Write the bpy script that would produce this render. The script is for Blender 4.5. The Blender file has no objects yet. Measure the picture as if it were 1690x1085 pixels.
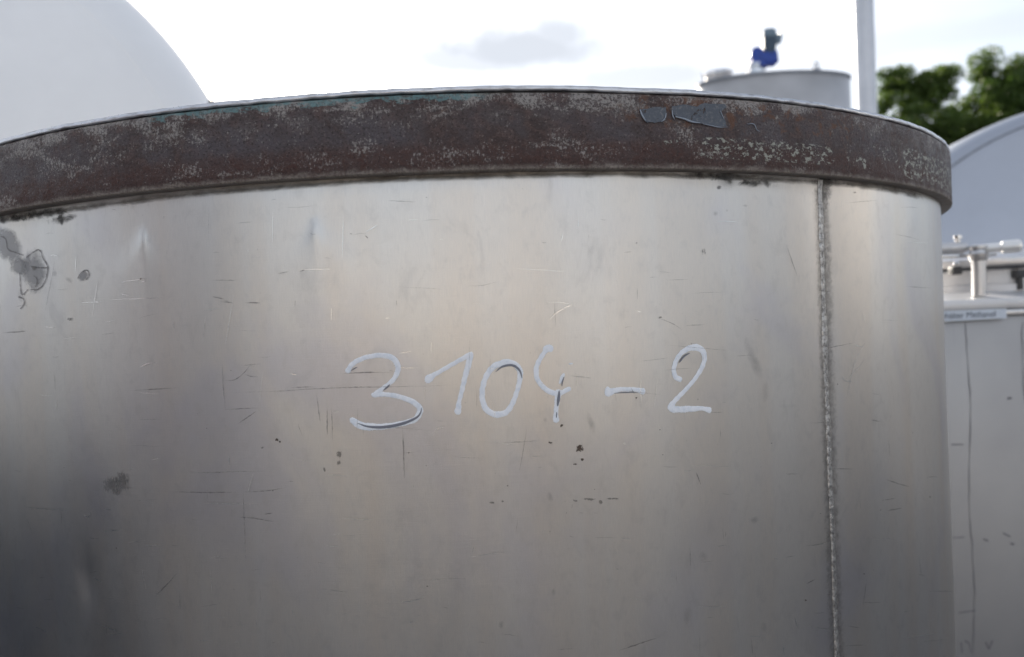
import bpy, bmesh, math, random
import numpy as np
from mathutils import Vector, Matrix
random.seed(7); rng = np.random.default_rng(7)
C = bpy.context.scene.collection
sc = bpy.context.scene
R = math.radians

# ------------------------------------------------------------------ camera
EYE = 1.60
F, PITCH, ROLL = 1305.0, -0.01884, -0.04245
fw = Vector((0, math.cos(PITCH), math.sin(PITCH)))
up0 = Vector((0, -math.sin(PITCH), math.cos(PITCH))); r0 = Vector((1, 0, 0))
rt = r0*math.cos(ROLL) + up0*math.sin(ROLL)
up = -r0*math.sin(ROLL) + up0*math.cos(ROLL)
CAM = Vector((0, 0, EYE))
cd = bpy.data.cameras.new('camera'); cam = bpy.data.objects.new('camera', cd); C.objects.link(cam)
cam.matrix_world = Matrix.Translation(CAM) @ Matrix((rt, up, -fw)).transposed().to_4x4()
cd.sensor_width = 36; cd.lens = 36*F/1690; cd.clip_start = 0.02; cd.clip_end = 3000
cd.dof.use_dof = True; cd.dof.focus_distance = 0.93; cd.dof.aperture_fstop = 3.8
sc.camera = cam

# ------------------------------------------------------------------ light
SUN_EL, SUN_AZ = 19.5, -13.0          # degrees; azimuth from +Y towards +X
sd = bpy.data.lights.new('sun', 'SUN'); sd.energy = 4.2; sd.angle = R(0.5); sd.color = (1, .90, .76)
so = bpy.data.objects.new('sun', sd); C.objects.link(so)
sdir = Vector((math.cos(R(SUN_EL))*math.sin(R(SUN_AZ)), math.cos(R(SUN_EL))*math.cos(R(SUN_AZ)), math.sin(R(SUN_EL))))
so.rotation_euler = sdir.to_track_quat('Z', 'Y').to_euler(); so.location = (0, 0, 30)
sc.view_settings.view_transform = 'Standard'; sc.view_settings.look = 'None'
sc.view_settings.exposure = 1.05; sc.view_settings.gamma = 1; sc.view_settings.use_curve_mapping = False


class NT:
    """small node-graph helper"""
    def __init__(s, tree): s.t = tree; s.n = tree.nodes; s.l = tree.links
    def add(s, typ, **kw):
        n = s.n.new(typ)
        for k, v in kw.items(): setattr(n, k, v)
        return n
    def put(s, sock, v):
        if isinstance(v, bpy.types.NodeSocket): s.l.new(v, sock)
        elif v is not None:
            if sock.type == 'RGBA' and not isinstance(v, (int, float)) and len(v) == 3: v = (*v, 1)
            sock.default_value = v
    def m(s, op, a, b=None, c=None, clamp=False):
        n = s.add('ShaderNodeMath', operation=op, use_clamp=clamp)
        s.put(n.inputs[0], a); s.put(n.inputs[1], b)
        if c is not None: s.put(n.inputs[2], c)
        return n.outputs[0]
    def vm(s, op, a, b=None):
        n = s.add('ShaderNodeVectorMath', operation=op); s.put(n.inputs[0], a); s.put(n.inputs[1], b)
        return n.outputs['Value'] if op in ('DOT_PRODUCT', 'LENGTH', 'DISTANCE') else n.outputs[0]
    def mix(s, f, a, b, mode='MIX'):
        n = s.add('ShaderNodeMix', data_type='RGBA', blend_type=mode)
        s.put(n.inputs[0], f); s.put(n.inputs[6], a); s.put(n.inputs[7], b); return n.outputs[2]
    def noise(s, vec, scale, detail=4, rough=.55, dist=0, color=False):
        n = s.add('ShaderNodeTexNoise'); s.put(n.inputs['Vector'], vec)
        n.inputs['Scale'].default_value = scale; n.inputs['Detail'].default_value = detail
        n.inputs['Roughness'].default_value = rough; n.inputs['Distortion'].default_value = dist
        return n.outputs['Color' if color else 'Fac']
    def ramp(s, v, a, b, o0=0., o1=1., smooth=True):
        n = s.add('ShaderNodeMapRange', interpolation_type='SMOOTHSTEP' if smooth else 'LINEAR')
        s.put(n.inputs[0], v)
        for i, x in enumerate((a, b, o0, o1)): n.inputs[i+1].default_value = x
        return n.outputs[0]
    def scale(s, vec, x, y, z=1, off=(0, 0, 0)):
        n = s.add('ShaderNodeMapping'); s.put(n.inputs[0], vec)
        n.inputs['Location'].default_value = off; n.inputs['Scale'].default_value = (x, y, z); return n.outputs[0]
    def win(s, v, a, b, soft):                     # 1 inside [a,b], soft edges
        return s.m('MULTIPLY', s.ramp(v, a-soft, a+soft), s.ramp(v, b-soft, b+soft, 1, 0))
    def bump(s, h, strength=.3, dist=.001, normal=None):
        n = s.add('ShaderNodeBump'); n.inputs['Strength'].default_value = strength
        n.inputs['Distance'].default_value = dist; s.put(n.inputs['Height'], h); s.put(n.inputs['Normal'], normal); return n.outputs[0]


def mat(name):
    m = bpy.data.materials.new(name); m.use_nodes = True
    t = NT(m.node_tree); b = t.n['Principled BSDF']; t.b = b
    def P(**kw):
        for k, v in kw.items(): t.put(b.inputs[{'col': 'Base Color', 'rough': 'Roughness', 'metal': 'Metallic', 'nor': 'Normal', 'spec': 'Specular IOR Level', 'alpha': 'Alpha', 'aniso': 'Anisotropic', 'coat': 'Coat Weight'}[k]], v)
    t.P = P
    return m, t


# ------------------------------------------------------------------ sky
w = bpy.data.worlds.new('World'); sc.world = w; w.use_nodes = True
t = NT(w.node_tree); bg = t.n['Background']; bg.inputs['Strength'].default_value = 0.09
sky = t.add('ShaderNodeTexSky', sky_type='NISHITA', sun_disc=False)
sky.sun_elevation = R(SUN_EL); sky.sun_rotation = R(SUN_AZ); sky.altitude = 100
sky.air_density = 1.0; sky.dust_density = 2.2; sky.ozone_density = 1.2
tc = t.add('ShaderNodeTexCoord'); D = tc.outputs['Generated']
sep = t.add('ShaderNodeSeparateXYZ'); t.put(sep.inputs[0], D)
den = t.m('ADD', t.m('MAXIMUM', sep.outputs[2], 0), .12)
cv = t.add('ShaderNodeCombineXYZ'); t.put(cv.inputs[0], t.m('DIVIDE', sep.outputs[0], den)); t.put(cv.inputs[1], t.m('DIVIDE', sep.outputs[1], den))
lum = t.vm('DOT_PRODUCT', sky.outputs[0], (.25, .6, .15))
n1 = t.noise(cv.outputs[0], .55, 6, .55, .4)
thin = t.ramp(n1, .36, .62, .40, .95)
gl = t.m('ADD', t.m('MULTIPLY', lum, .50), 3.7)
gc = t.add('ShaderNodeCombineColor'); t.put(gc.inputs[0], t.m('MULTIPLY', gl, .95)); t.put(gc.inputs[1], gl); t.put(gc.inputs[2], t.m('MULTIPLY', gl, 1.10))
skyc = t.mix(thin, sky.outputs[0], gc.outputs[0])
# the grey cloud bank low in the sky over the tank, ragged by noise
def pdir(x, y): return (rt*((x-845)/F) + up*((542.5-y)/F) + fw).normalized()
nz = t.noise(D, 9, 6, .6)
tot = None
for (px, py, wx, wy, k) in ((880, 82, 120, 30, 1.0), (800, 100, 95, 18, .9), (925, 62, 50, 26, .95), (1060, 128, 110, 20, .8), (790, 28, 28, 9, .55), (850, 132, 120, 20, .75), (1560, 60, 150, 14, .35), (1130, 140, 80, 14, .7)):
    c0 = pdir(px, py)
    dx = t.m('DIVIDE', t.vm('DOT_PRODUCT', t.vm('SUBTRACT', D, tuple(c0)), tuple(rt)), wx*1.35/F)
    dy = t.m('DIVIDE', t.vm('DOT_PRODUCT', t.vm('SUBTRACT', D, tuple(c0)), tuple(up)), wy*1.25/F)
    d2 = t.m('ADD', t.m('MULTIPLY', dx, dx), t.m('MULTIPLY', dy, dy))
    d2 = t.m('ADD', t.m('SQRT', d2), t.m('MULTIPLY', t.m('SUBTRACT', nz, .5), 1.6))
    g = t.ramp(d2, .45, 1.5, k, 0)
    fr = t.ramp(t.vm('DOT_PRODUCT', D, tuple(c0)), .8, .9)
    g = t.m('MULTIPLY', g, fr)
    tot = g if tot is None else t.m('MAXIMUM', tot, g)
sc3 = t.add('ShaderNodeSeparateColor'); t.put(sc3.inputs[0], skyc); cc3 = t.add('ShaderNodeCombineColor')
for i, cl_ in enumerate((4.15, 4.4, 4.85)):
    k_ = t.m('POWER', t.m('DIVIDE', cl_, t.m('MAXIMUM', sc3.outputs[i], .01)), tot); t.put(cc3.inputs[i], t.m('MULTIPLY', sc3.outputs[i], k_))
skyc = cc3.outputs[0]
t.put(bg.inputs['Color'], skyc)

# ------------------------------------------------------------------ object helpers
def tagp(o, **kw):
    for k, v in kw.items(): o[k] = v
    return o
def link(name, me, parent=None, m=None, smooth=False):
    o = bpy.data.objects.new(name, me); C.objects.link(o)
    if parent: o.parent = parent
    if m: me.materials.append(m)
    if smooth:
        me.polygons.foreach_set('use_smooth', [True]*len(me.polygons)); me.update()
    return o
def thing(name, label, cat, loc=(0, 0, 0), group=None):
    o = bpy.data.objects.new(name, None); C.objects.link(o); o.location = loc; o.empty_display_size = .1
    o['label'] = label; o['category'] = cat
    if group: o['group'] = group
    return o
def sub(p, v): return Vector(v) - p.location
def from_bm(name, bm, parent, m, smooth=False):
    me = bpy.data.meshes.new(name); bm.normal_update(); bm.to_mesh(me); bm.free()
    o = link(name, me, parent, m, smooth)
    if smooth == 'auto':
        me.set_sharp_from_angle(angle=R(35))
    return o
def frame(axis):
    a = Vector(axis).normalized(); h = Vector((0, 0, 1)) if abs(a.z) < .9 else Vector((1, 0, 0))
    x = h.cross(a).normalized(); return x, a.cross(x), a
def lathe(bm, prof, origin=(0, 0, 0), axis=(0, 0, 1), n=48, caps=True, sx=1, sy=1, wob=0):
    """prof: list of (radius, distance along the axis)"""
    x, y, a = frame(axis); o = Vector(origin); rows = []
    if abs(a.z) > .999: x, y = Vector((1, 0, 0)), Vector((0, 1, 0))*(1 if a.z > 0 else -1)
    for (r, d) in prof:
        rows.append([bm.verts.new(o + a*d + (x*math.cos(k*2*math.pi/n)*sx + y*math.sin(k*2*math.pi/n)*sy)*r) for k in range(n)])
    for p, q in zip(rows, rows[1:]):
        for k in range(n): bm.faces.new((p[k], p[(k+1) % n], q[(k+1) % n], q[k]))
    if caps:
        bm.faces.new(rows[0][::-1]); bm.faces.new(rows[-1])
    return bm
def box(bm, c, s, rot=None, bev=0):
    r = bmesh.ops.create_cube(bm, size=1); vs = r['verts']
    M = Matrix.Translation(Vector(c)) @ (rot.to_4x4() if rot else Matrix()) @ Matrix.Diagonal((*s, 1))
    bmesh.ops.transform(bm, matrix=M, verts=vs)
    if bev:
        es = list({e for v in vs for e in v.link_edges}); bmesh.ops.bevel(bm, geom=es, offset=bev, segments=2, affect='EDGES', profile=.5)
    return bm
def tube(bm, pts, r, n=16):
    pts = [Vector(p) for p in pts]; rows = []
    for i, p in enumerate(pts):
        d = (pts[min(i+1, len(pts)-1)] - pts[max(i-1, 0)]); x, y, a = frame(d)
        rr = r[i] if isinstance(r, (list, tuple)) else r
        rows.append([bm.verts.new(p + (x*math.cos(k*2*math.pi/n) + y*math.sin(k*2*math.pi/n))*rr) for k in range(n)])
    for p, q in zip(rows, rows[1:]):
        for k in range(n): bm.faces.new((p[k], p[(k+1) % n], q[(k+1) % n], q[k]))
    bm.faces.new(rows[0][::-1]); bm.faces.new(rows[-1]); return bm
def at(x, y, Y):                                   # the place at depth Y seen in that direction
    d = rt*((x-845)/F) + up*((542.5-y)/F) + fw
    return CAM + d*(Y/d.y)

# ------------------------------------------------------------------ materials
def steel(name, col=(.56, .56, .57), rough=.34, spot=.08, sc_=3., metal=1.0, grain=(1, 1, .05), bumpy=.12):
    m, t = mat(name); o = t.add('ShaderNodeTexCoord').outputs['Object']
    a = t.noise(o, sc_, 5, .6); g = t.noise(t.scale(o, 160*grain[0], 160*grain[1], 160*grain[2]), 1, 3, .6)
    f = t.ramp(a, .3, .7)
    t.P(col=t.mix(f, tuple(c*(1-spot) for c in col), tuple(min(1, c*(1+spot)) for c in col)), metal=metal,
        rough=t.m('ADD', t.m('MULTIPLY', t.m('SUBTRACT', t.m('ADD', a, g), 1), .2), rough), nor=t.bump(t.m('ADD', g, t.m('MULTIPLY', a, 3)), bumpy, .002))
    return m
def paint(name, col, rough=.4, var=.15):
    m, t = mat(name); o = t.add('ShaderNodeTexCoord').outputs['Object']; a = t.noise(o, 25, 5, .65)
    t.P(col=t.mix(t.ramp(a, .35, .65), tuple(c*(1-var) for c in col), tuple(c*(1+var) for c in col)), rough=t.ramp(a, .3, .7, rough-.06, rough+.1), nor=t.bump(a, .15, .003))
    return m
M_steel = steel('brushed_steel'); M_bright = steel('polished_steel', (.66, .66, .67), .16, .05, bumpy=.05)
M_dull = steel('dull_steel', (.62, .62, .63), .5, .1, 1.5, metal=.8)
M_tankL = steel('satin_tank_steel', (.88, .88, .88), .55, .04, 1.2, metal=.25, grain=(.2, .2, .2), bumpy=.05)
M_tankR = steel('dished_tank_steel', (.44, .47, .53), .45, .05, 1.2, metal=.8, grain=(.2, .2, .2), bumpy=.06)
M_dark = paint('dark_metal', (.035, .036, .04), .45)
M_blue = paint('blue_gearbox_enamel', (.012, .05, .30), .35)
M_motor = paint('slate_motor_paint', (.05, .085, .13), .42)
M_grey = paint('grey_box_plastic', (.14, .2, .26), .5)
M_label = paint('label_film', (.62, .68, .76), .4, .03)
M_ink = paint('label_ink', (.07, .085, .12), .6, .05)
M_galv = steel('galvanised_post', (.58, .60, .64), .48, .07, 6, metal=.55, grain=(.3, .3, .02))

# ------------------------------------------------------------------ ground
def ground_mat():
    m, t = mat('yard_concrete'); o = t.add('ShaderNodeTexCoord').outputs['Object']
    a = t.noise(o, .35, 6, .6); b = t.noise(o, 5, 6, .7); c = t.noise(o, 60, 3, .6)
    col = t.mix(t.ramp(a, .3, .7), (.145, .145, .150), (.205, .200, .200)); col = t.mix(t.ramp(b, .5, .75, 0, .5), col, (.2, .185, .17))
    t.P(col=col, rough=.85, nor=t.bump(t.m('ADD', b, c), .4, .01)); return m
bm = bmesh.new(); bmesh.ops.create_grid(bm, x_segments=8, y_segments=8, size=900)
g = from_bm('ground', bm, None, ground_mat()); g['kind'] = 'structure'

# ================================================================== THE TANK
TX, TY = -0.10974, 1.84642
ZT, ZB, RB, RR = EYE+0.23783, EYE+0.15451, 0.98206, 1.0
A0 = math.atan2(-TY, -TX)                          # facing the camera
def cyl(x, y, r=RB):
    d = rt*((x-845)/F) + up*((542.5-y)/F) + fw
    a = d.x**2+d.y**2; b = -2*(d.x*TX+d.y*TY); c = TX**2+TY**2-r*r
    disc = b*b-4*a*c
    s = (-b-math.sqrt(max(disc, 0)))/(2*a)
    p = CAM+d*s
    th = math.atan2(p.y-TY, p.x-TX)-A0
    th = (th+math.pi) % (2*math.pi)-math.pi
    return th, p.z                                  # th>0: to the right
S0 = cyl(1358, 303); S1 = cyl(1384, 1085); S2 = cyl(1370.5, 690)
def seam_th(z): return S2[0] + (z-S2[1])/(S1[1]-S0[1])*(S1[0]-S0[0])*0.35
D1 = cyl(236, 378); D2 = cyl(520, 366); D3 = cyl(140, 960); D4 = cyl(1500, 360)
def smooth(x): x = np.clip(x, 0, 1); return x*x*(3-2*x)
def disp(th, z):
    """radial offset of the hand-rolled shell, metres"""
    s = th*RB; d = np.zeros_like(s)
    # panel waviness, mostly running vertically
    d += .0009*np.sin(s*13+1.0+1.2*np.sin(z*3)) + .0028*np.sin(s*7.3+2.1) + .0004*np.sin(s*29+.7+2*np.sin(z*5)) + .0004*np.sin(z*9+s*4)
    d += .0005*np.sin(z*17+np.sin(s*6)*1.5)*np.cos(s*5)
    # hammered creases
    for (c, A, wl, wr, down) in ((D1, .0034, .040, .016, .20), (D2, .0026, .018, .040, .18)):
        ds = s-c[0]*RB; dz = c[1]-z
        ww = np.where(ds < 0, wl, wr)*(1+np.clip(dz, 0, .4)*7)*(.35+.65*smooth(dz/.05))
        ridge = np.exp(-np.sqrt((ds/ww)**2+.012)*1.3)
        env = smooth((dz+.008-np.abs(ds)*.10)/(.024+np.abs(ds)*1.2))*np.exp(-np.clip(dz, 0, 9)/down*1.7)
        d += A*ridge*env
    ds = (s-D3[0]*RB)/.016; dz = (z-D3[1])/.030; d += -.0022*np.exp(-(ds**2+dz**2))
    ds = (s-D4[0]*RB)/.03; dz = (z-D4[1])/.05; d += .0014*np.exp(-(ds**2+dz**2))
    # the sheets pull in towards the weld
    q = (s-seam_th(z)*RB); d += -.0022*np.exp(-np.abs(q)/.03) 
    # the shell tightens under the ring
    d *= smooth((ZB+.03-z)/.05)*.9+.1
    return d
def surf(th, z, off=0.):
    r = RB+float(disp(np.array([th]), np.array([z]))[0])+off; a = A0+th
    return Vector((TX+r*math.cos(a), TY+r*math.sin(a), z))
tank = thing('steel_tank', 'large upright stainless steel tank with rusty ring and white handwritten number 3104-2 in the foreground', 'tank', (TX, TY, 0))

def grid_obj(name, P, UV, m, parent, closed=False):
    """P: (rows, cols, 3)"""
    nr, nc = P.shape[:2]; idx = np.arange(nr*nc).reshape(nr, nc)
    if closed: nxt = np.roll(idx, -1, axis=1)
    a = idx[:-1, :-1] if not closed else idx[:-1]; b = idx[:-1, 1:] if not closed else nxt[:-1]
    c = idx[1:, 1:] if not closed else nxt[1:]; d = idx[1:, :-1] if not closed else idx[1:]
    f = np.stack([a, b, c, d], -1).reshape(-1, 4)
    me = bpy.data.meshes.new(name); me.from_pydata(P.reshape(-1, 3).tolist(), [], f.tolist())
    if UV is not None:
        uv = me.uv_layers.new(name='UVMap'); li = f.reshape(-1)
        uv.data.foreach_set('uv', UV.reshape(-1, 2)[li].astype(np.float32).reshape(-1))
    o = link(name, me, parent, m, True); return o

# ---- shell material: worn, brushed stainless sheet
m_shell, t = mat('worn_brushed_stainless')
uv = t.add('ShaderNodeUVMap').outputs[0]
big = t.noise(uv, 2.2, 4, .5, .3); mid = t.noise(t.scale(uv, 1.6, 1, 1, (3, 1, 0)), 9, 5, .6, .3)
vg = t.noise(t.scale(uv, 1300, 60, 1), 1, 4, .7); hg = t.noise(t.scale(uv, 30, 700, 1), 1, 3, .6); fine = t.noise(uv, 1400, 2, .6)
vcol = t.noise(t.scale(uv, 16, .8, 1, (1, 4, 0)), 1, 3, .5)
col = t.mix(t.ramp(big, .35, .65), (.635, .61, .575), (.655, .64, .615))
col = t.mix(t.ramp(vcol, .38, .66, 0, .6), col, (.635, .575, .51))
mv = t.noise(t.scale(uv, 1, .7, 1, (11, 6, 0)), 4.2, 4, .55, .5); col = t.mix(t.ramp(mv, .48, .66, 0, .7), col, (.535, .525, .565))
col = t.mix(t.ramp(t.noise(t.scale(uv, 1.5, 1, 1, (2, 9, 0)), 38, 6, .7, .4), .50, .68, 0, .28), col, (.46, .445, .43))
smear = t.ramp(t.noise(t.scale(uv, 1, .6, 1, (7, 2, 0)), 26, 6, .68, .8), .56, .74, 0, .22)
col = t.mix(smear, col, (.36, .35, .34))
spk = t.ramp(t.noise(uv, 210, 3, .6), .70, .78, 0, .4); col = t.mix(spk, col, (.25, .235, .22))
gr = t.m('ADD', t.m('MULTIPLY', t.m('SUBTRACT', vg, .5), 1.0), t.m('MULTIPLY', t.m('SUBTRACT', fine, .5), .7))
col = t.mix(t.ramp(gr, -.25, .25, 0, .42), col, (.50, .49, .485))
rough = t.m('ADD', t.m('ADD', t.m('MULTIPLY', t.m('SUBTRACT', mid, .5), .08), t.m('MULTIPLY', gr, .10)), .345)
rough = t.m('ADD', rough, t.m('MULTIPLY', smear, .25))
h = t.m('ADD', t.m('ADD', t.m('MULTIPLY', vg, .8), t.m('MULTIPLY', hg, .5)), t.m('MULTIPLY', fine, .6))
n_ = t.bump(h, .22, .0006); n_ = t.bump(mid, .08, .004, n_)
t.P(col=col, metal=1, rough=rough, nor=n_)

ths = np.concatenate([np.linspace(-R(70), R(70), 820)[:-1], np.linspace(R(70), 2*math.pi-R(70), 70)[:-1]])
zs = np.concatenate([np.linspace(.12, 1.08, 14)[:-1], np.linspace(1.08, ZT-.01, 420)])
TH, Z = np.meshgrid(ths, zs); rad = RB+disp(np.where(TH > math.pi, TH-2*math.pi, TH), Z)
P = np.stack([rad*np.cos(A0+TH), rad*np.sin(A0+TH), Z], -1)
shell = grid_obj('shell', P, np.stack([TH*RB, Z], -1), m_shell, tank, closed=True)

# ---- rust ring
U = lambda x, y=230: cyl(x, y, RR)[0]*RR
m_ring, t = mat('rusted_flat_steel_ring')
uv = t.add('ShaderNodeUVMap').outputs[0]; s2 = t.add('ShaderNodeSeparateXYZ'); t.put(s2.inputs[0], uv); u, v = s2.outputs[0], s2.outputs[1]
a = t.noise(uv, 9, 7, .7, .2); b = t.noise(uv, 60, 6, .72, .4); c = t.noise(uv, 330, 4, .75); st = t.noise(t.scale(uv, 300, 130, 1), 1, 5, .8)
vr = t.ramp(v, 0, ZT-ZB, 0, 1, False)
col = t.mix(t.ramp(a, .35, .62), (.038, .018, .015), (.062, .040, .038))
col = t.mix(t.ramp(b, .47, .60, 0, .8), col, (.105, .066, .057))
# bluish mill scale through the middle, red rust towards the foot
col = t.mix(t.m('MULTIPLY', t.win(vr, .35, .8, .15), t.ramp(a, .4, .65, 0, .6)), col, (.082, .078, .094))
col = t.mix(t.m('MULTIPLY', t.win(vr, .07, .33, .1), t.ramp(b, .35, .7, .4, .95)), col, (.060, .022, .016))
# pale worn speckle near the top edge and in drifts
topm = t.m('MULTIPLY', t.ramp(vr, .60, .97), .6); drift = t.ramp(t.noise(t.scale(uv, 1, 2.2, 1, (5, 0, 0)), 14, 4, .6), .42, .68)
sp = t.m('ADD', t.m('ADD', t.m('MULTIPLY', st, .6), t.m('MULTIPLY', c, .6)), t.m('ADD', t.m('MULTIPLY', topm, .20), t.m('MULTIPLY', drift, .10)))
patch = t.ramp(t.noise(t.scale(uv, 1, 1.8, 1, (1, 8, 0)), 20, 5, .7, .3), .40, .60)
sp = t.m('ADD', sp, t.m('MULTIPLY', t.m('SUBTRACT', patch, .5), .13))
col = t.mix(t.m('MULTIPLY', t.m('MULTIPLY', patch, t.ramp(vr, .45, .9)), .55), col, (.135, .120, .115))
col = t.mix(t.ramp(t.m('SUBTRACT', sp, t.ramp(u, U(1050), U(1500), 0, .035)), .70, .81, 0, .8), col, (.33, .305, .285))
col = t.mix(t.ramp(t.noise(uv, 260, 6, .85), .57, .62, 0, .6), col, (.25, .21, .195))
col = t.mix(t.ramp(t.noise(t.scale(uv, 1, 1, 1, (9, 3, 0)), 330, 4, .8), .52, .60, 0, .8), col, (.018, .010, .010))
# orange rust patches, top right
om = t.m('MULTIPLY', t.win(u, U(1030), U(1420), .03), t.win(vr, .55, .98, .08)); on = t.ramp(t.noise(uv, 55, 5, .7, .5), .53, .62)
col = t.mix(t.m('MULTIPLY', om, t.m('MULTIPLY', on, .8)), col, (.115, .048, .022))
col = t.mix(t.m('MULTIPLY', t.ramp(t.noise(uv, 48, 5, .75, 1), .66, .72), .5), col, (.12, .055, .03))
# worn bright lower edge
el = t.ramp(t.m('ADD', vr, t.m('MULTIPLY', t.m('SUBTRACT', b, .5), .22)), -.005, .09, 1, 0); col = t.mix(t.m('MULTIPLY', el, t.ramp(c, .40, .55, .45, 1)), col, (.27, .235, .205))
# turquoise paint left under the top edge
tm = t.m('MULTIPLY', t.win(u, U(250), U(800), .015), t.ramp(t.m('ADD', vr, t.m('MULTIPLY', t.m('SUBTRACT', t.noise(t.scale(uv, 1, 3, 1), 40, 4, .7), .5), .40)), .91, .935))
tm = t.m('MULTIPLY', tm, t.ramp(t.noise(uv, 22, 4, .6), .36, .44)); tm = t.m('MULTIPLY', tm, t.ramp(t.noise(uv, 200, 5, .8), .38, .56, .1, .75)); col = t.mix(tm, col, (.12, .24, .25))
# cream paint flakes
fl = None
for (x0, x1, v0, v1, th_) in ((1150, 1375, .16, .44, .515), (1395, 1440, .16, .34, .55), (1490, 1572, .12, .62, .515), (1095, 1130, .3, .45, .56), (1440, 1500, .25, .6, .58)):
    q = t.m('MULTIPLY', t.win(u, U(x0), U(x1), .018), t.win(vr, v0, v1, .09))
    q = t.m('MULTIPLY', q, t.ramp(t.noise(t.scale(uv, 1, 1.5, 1, (x0, 0, 0)), 95, 6, .72, .25), th_+.02, th_+.03)); fl = q if fl is None else t.m('MAXIMUM', fl, q)
col = t.mix(t.ramp(fl, .35, .6), col, (.33, .33, .285))
fl = t.ramp(fl, .35, .6)
h = t.m('ADD', t.m('ADD', t.m('MULTIPLY', b, 1.0), t.m('MULTIPLY', c, .5)), t.m('MULTIPLY', fl, .5))
t.P(col=col, metal=0, rough=t.ramp(t.m('ADD', c, b), .8, 1.2, .42, .75), nor=t.bump(h, .75, .0016), spec=.45)

def ring_rows(prof, amp=.0):
    th_ = np.concatenate([np.linspace(-R(70), R(70), 900)[:-1], np.linspace(R(70), 2*math.pi-R(70), 90)[:-1]])
    rows, uvs = [], []; vv = 0
    for i, (r, z) in enumerate(prof):
        if i: vv += math.hypot(r-prof[i-1][0], z-prof[i-1][1])
        jit = amp*(np.sin(th_*41+z*200)+np.sin(th_*97+1+i)*.7+rng.normal(0, .35, len(th_)))
        rr_ = r+jit; zz = z+jit*.6
        rows.append(np.stack([rr_*np.cos(A0+th_), rr_*np.sin(A0+th_), zz+0*th_], -1)); uvs.append(np.stack([np.where(th_ > math.pi, th_-2*math.pi, th_)*RR, np.full_like(th_, z-ZB)], -1))
    return np.array(rows), np.array(uvs)
pr = [(RB+.0005, ZB+.0003), (RR-.0025, ZB), (RR-.0015, ZB+.0001), (RR-.0013, ZB+.0002), (RR-.0002, ZB+.0012), (RR, ZB+.0015)] + [(RR, ZB+.003+(ZT-ZB-.006)*k/6) for k in range(1, 6)] + [(RR-.0002, ZT-.003), (RR-.0012, ZT-.0010), (RR-.0030, ZT), (RB+.0005, ZT-.0005)]
Pq, Uq = ring_rows(pr, .00012)
ring = grid_obj('rust_ring', Pq, Uq, m_ring, tank, closed=True); ring['label'] = 'rusty flat steel ring with paint remnants around the tank top'

# ---- bright sheet flange that lies on the ring, a ragged black gap between them
m_flange, t = mat('flange_sheet_steel'); uv = t.add('ShaderNodeUVMap').outputs[0]
a = t.noise(t.scale(uv, 1, 5, 1), 50, 5, .65); t.P(col=t.mix(t.ramp(a, .45, .72), (.66, .67, .70), (.40, .39, .39)), metal=.85, rough=t.ramp(a, .3, .7, .26, .42), nor=t.bump(t.noise(t.scale(uv, 30, 300, 1), 1, 4, .6), .3, .001))
th_ = np.concatenate([np.linspace(-R(70), R(70), 900)[:-1], np.linspace(R(70), 2*math.pi-R(70), 90)[:-1]])
def wav(seed, fs, ph=0): 
    r = np.random.default_rng(seed); return sum(math.pow(.8, k)*np.sin(th_*f+r.uniform(0, 6)) for k, f in enumerate(fs))
gap = .0004+.0009*np.clip(.25+.45*wav(1, (9, 23, 51))+.3*wav(2, (120, 211, 390)), 0, 2)
lift = .0006*wav(3, (7, 17, 31))
edge = .0003*wav(4, (60, 133, 260))
FH = .0068
rowsP, rowsU = [], []
for (r, dz, kg) in ((RB-.02, .0004, 0), (RR-.0080, .0004, .6), (RR-.0018, .0000, 1), (RR-.0004, .0005, 1), (RR-.0003, .0030, .6), (RR-.0010, FH-.0008, .3), (RR-.0030, FH, .3), (RR-.02, FH+.0006, .2), (RR-.05, FH+.002, 0)):
    z = ZT+dz+gap*kg+lift*(.3+.7*kg)+.0004+(dz > .002)*edge*.3
    rowsP.append(np.stack([(r+edge*.6)*np.cos(A0+th_), (r+edge*.6)*np.sin(A0+th_), z], -1)); rowsU.append(np.stack([np.where(th_ > math.pi, th_-2*math.pi, th_)*RR, np.full_like(th_, dz+r)], -1))
fl_o = grid_obj('top_flange', np.array(rowsP), np.array(rowsU), m_flange, tank, closed=True)
bm = bmesh.new(); lathe(bm, [(RR-.0075, ZT-.002), (RR-.0075, ZT+.003)], n=256, caps=False)
from_bm('gap_liner', bm, tank, M_dark, True)
bm = bmesh.new(); lathe(bm, [(RR-.05, ZT+FH+.0022), (.6, ZT+.03), (.2, ZT+.045), (.02, ZT+.047)], n=96); from_bm('roof', bm, tank, M_steel, True)

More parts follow.
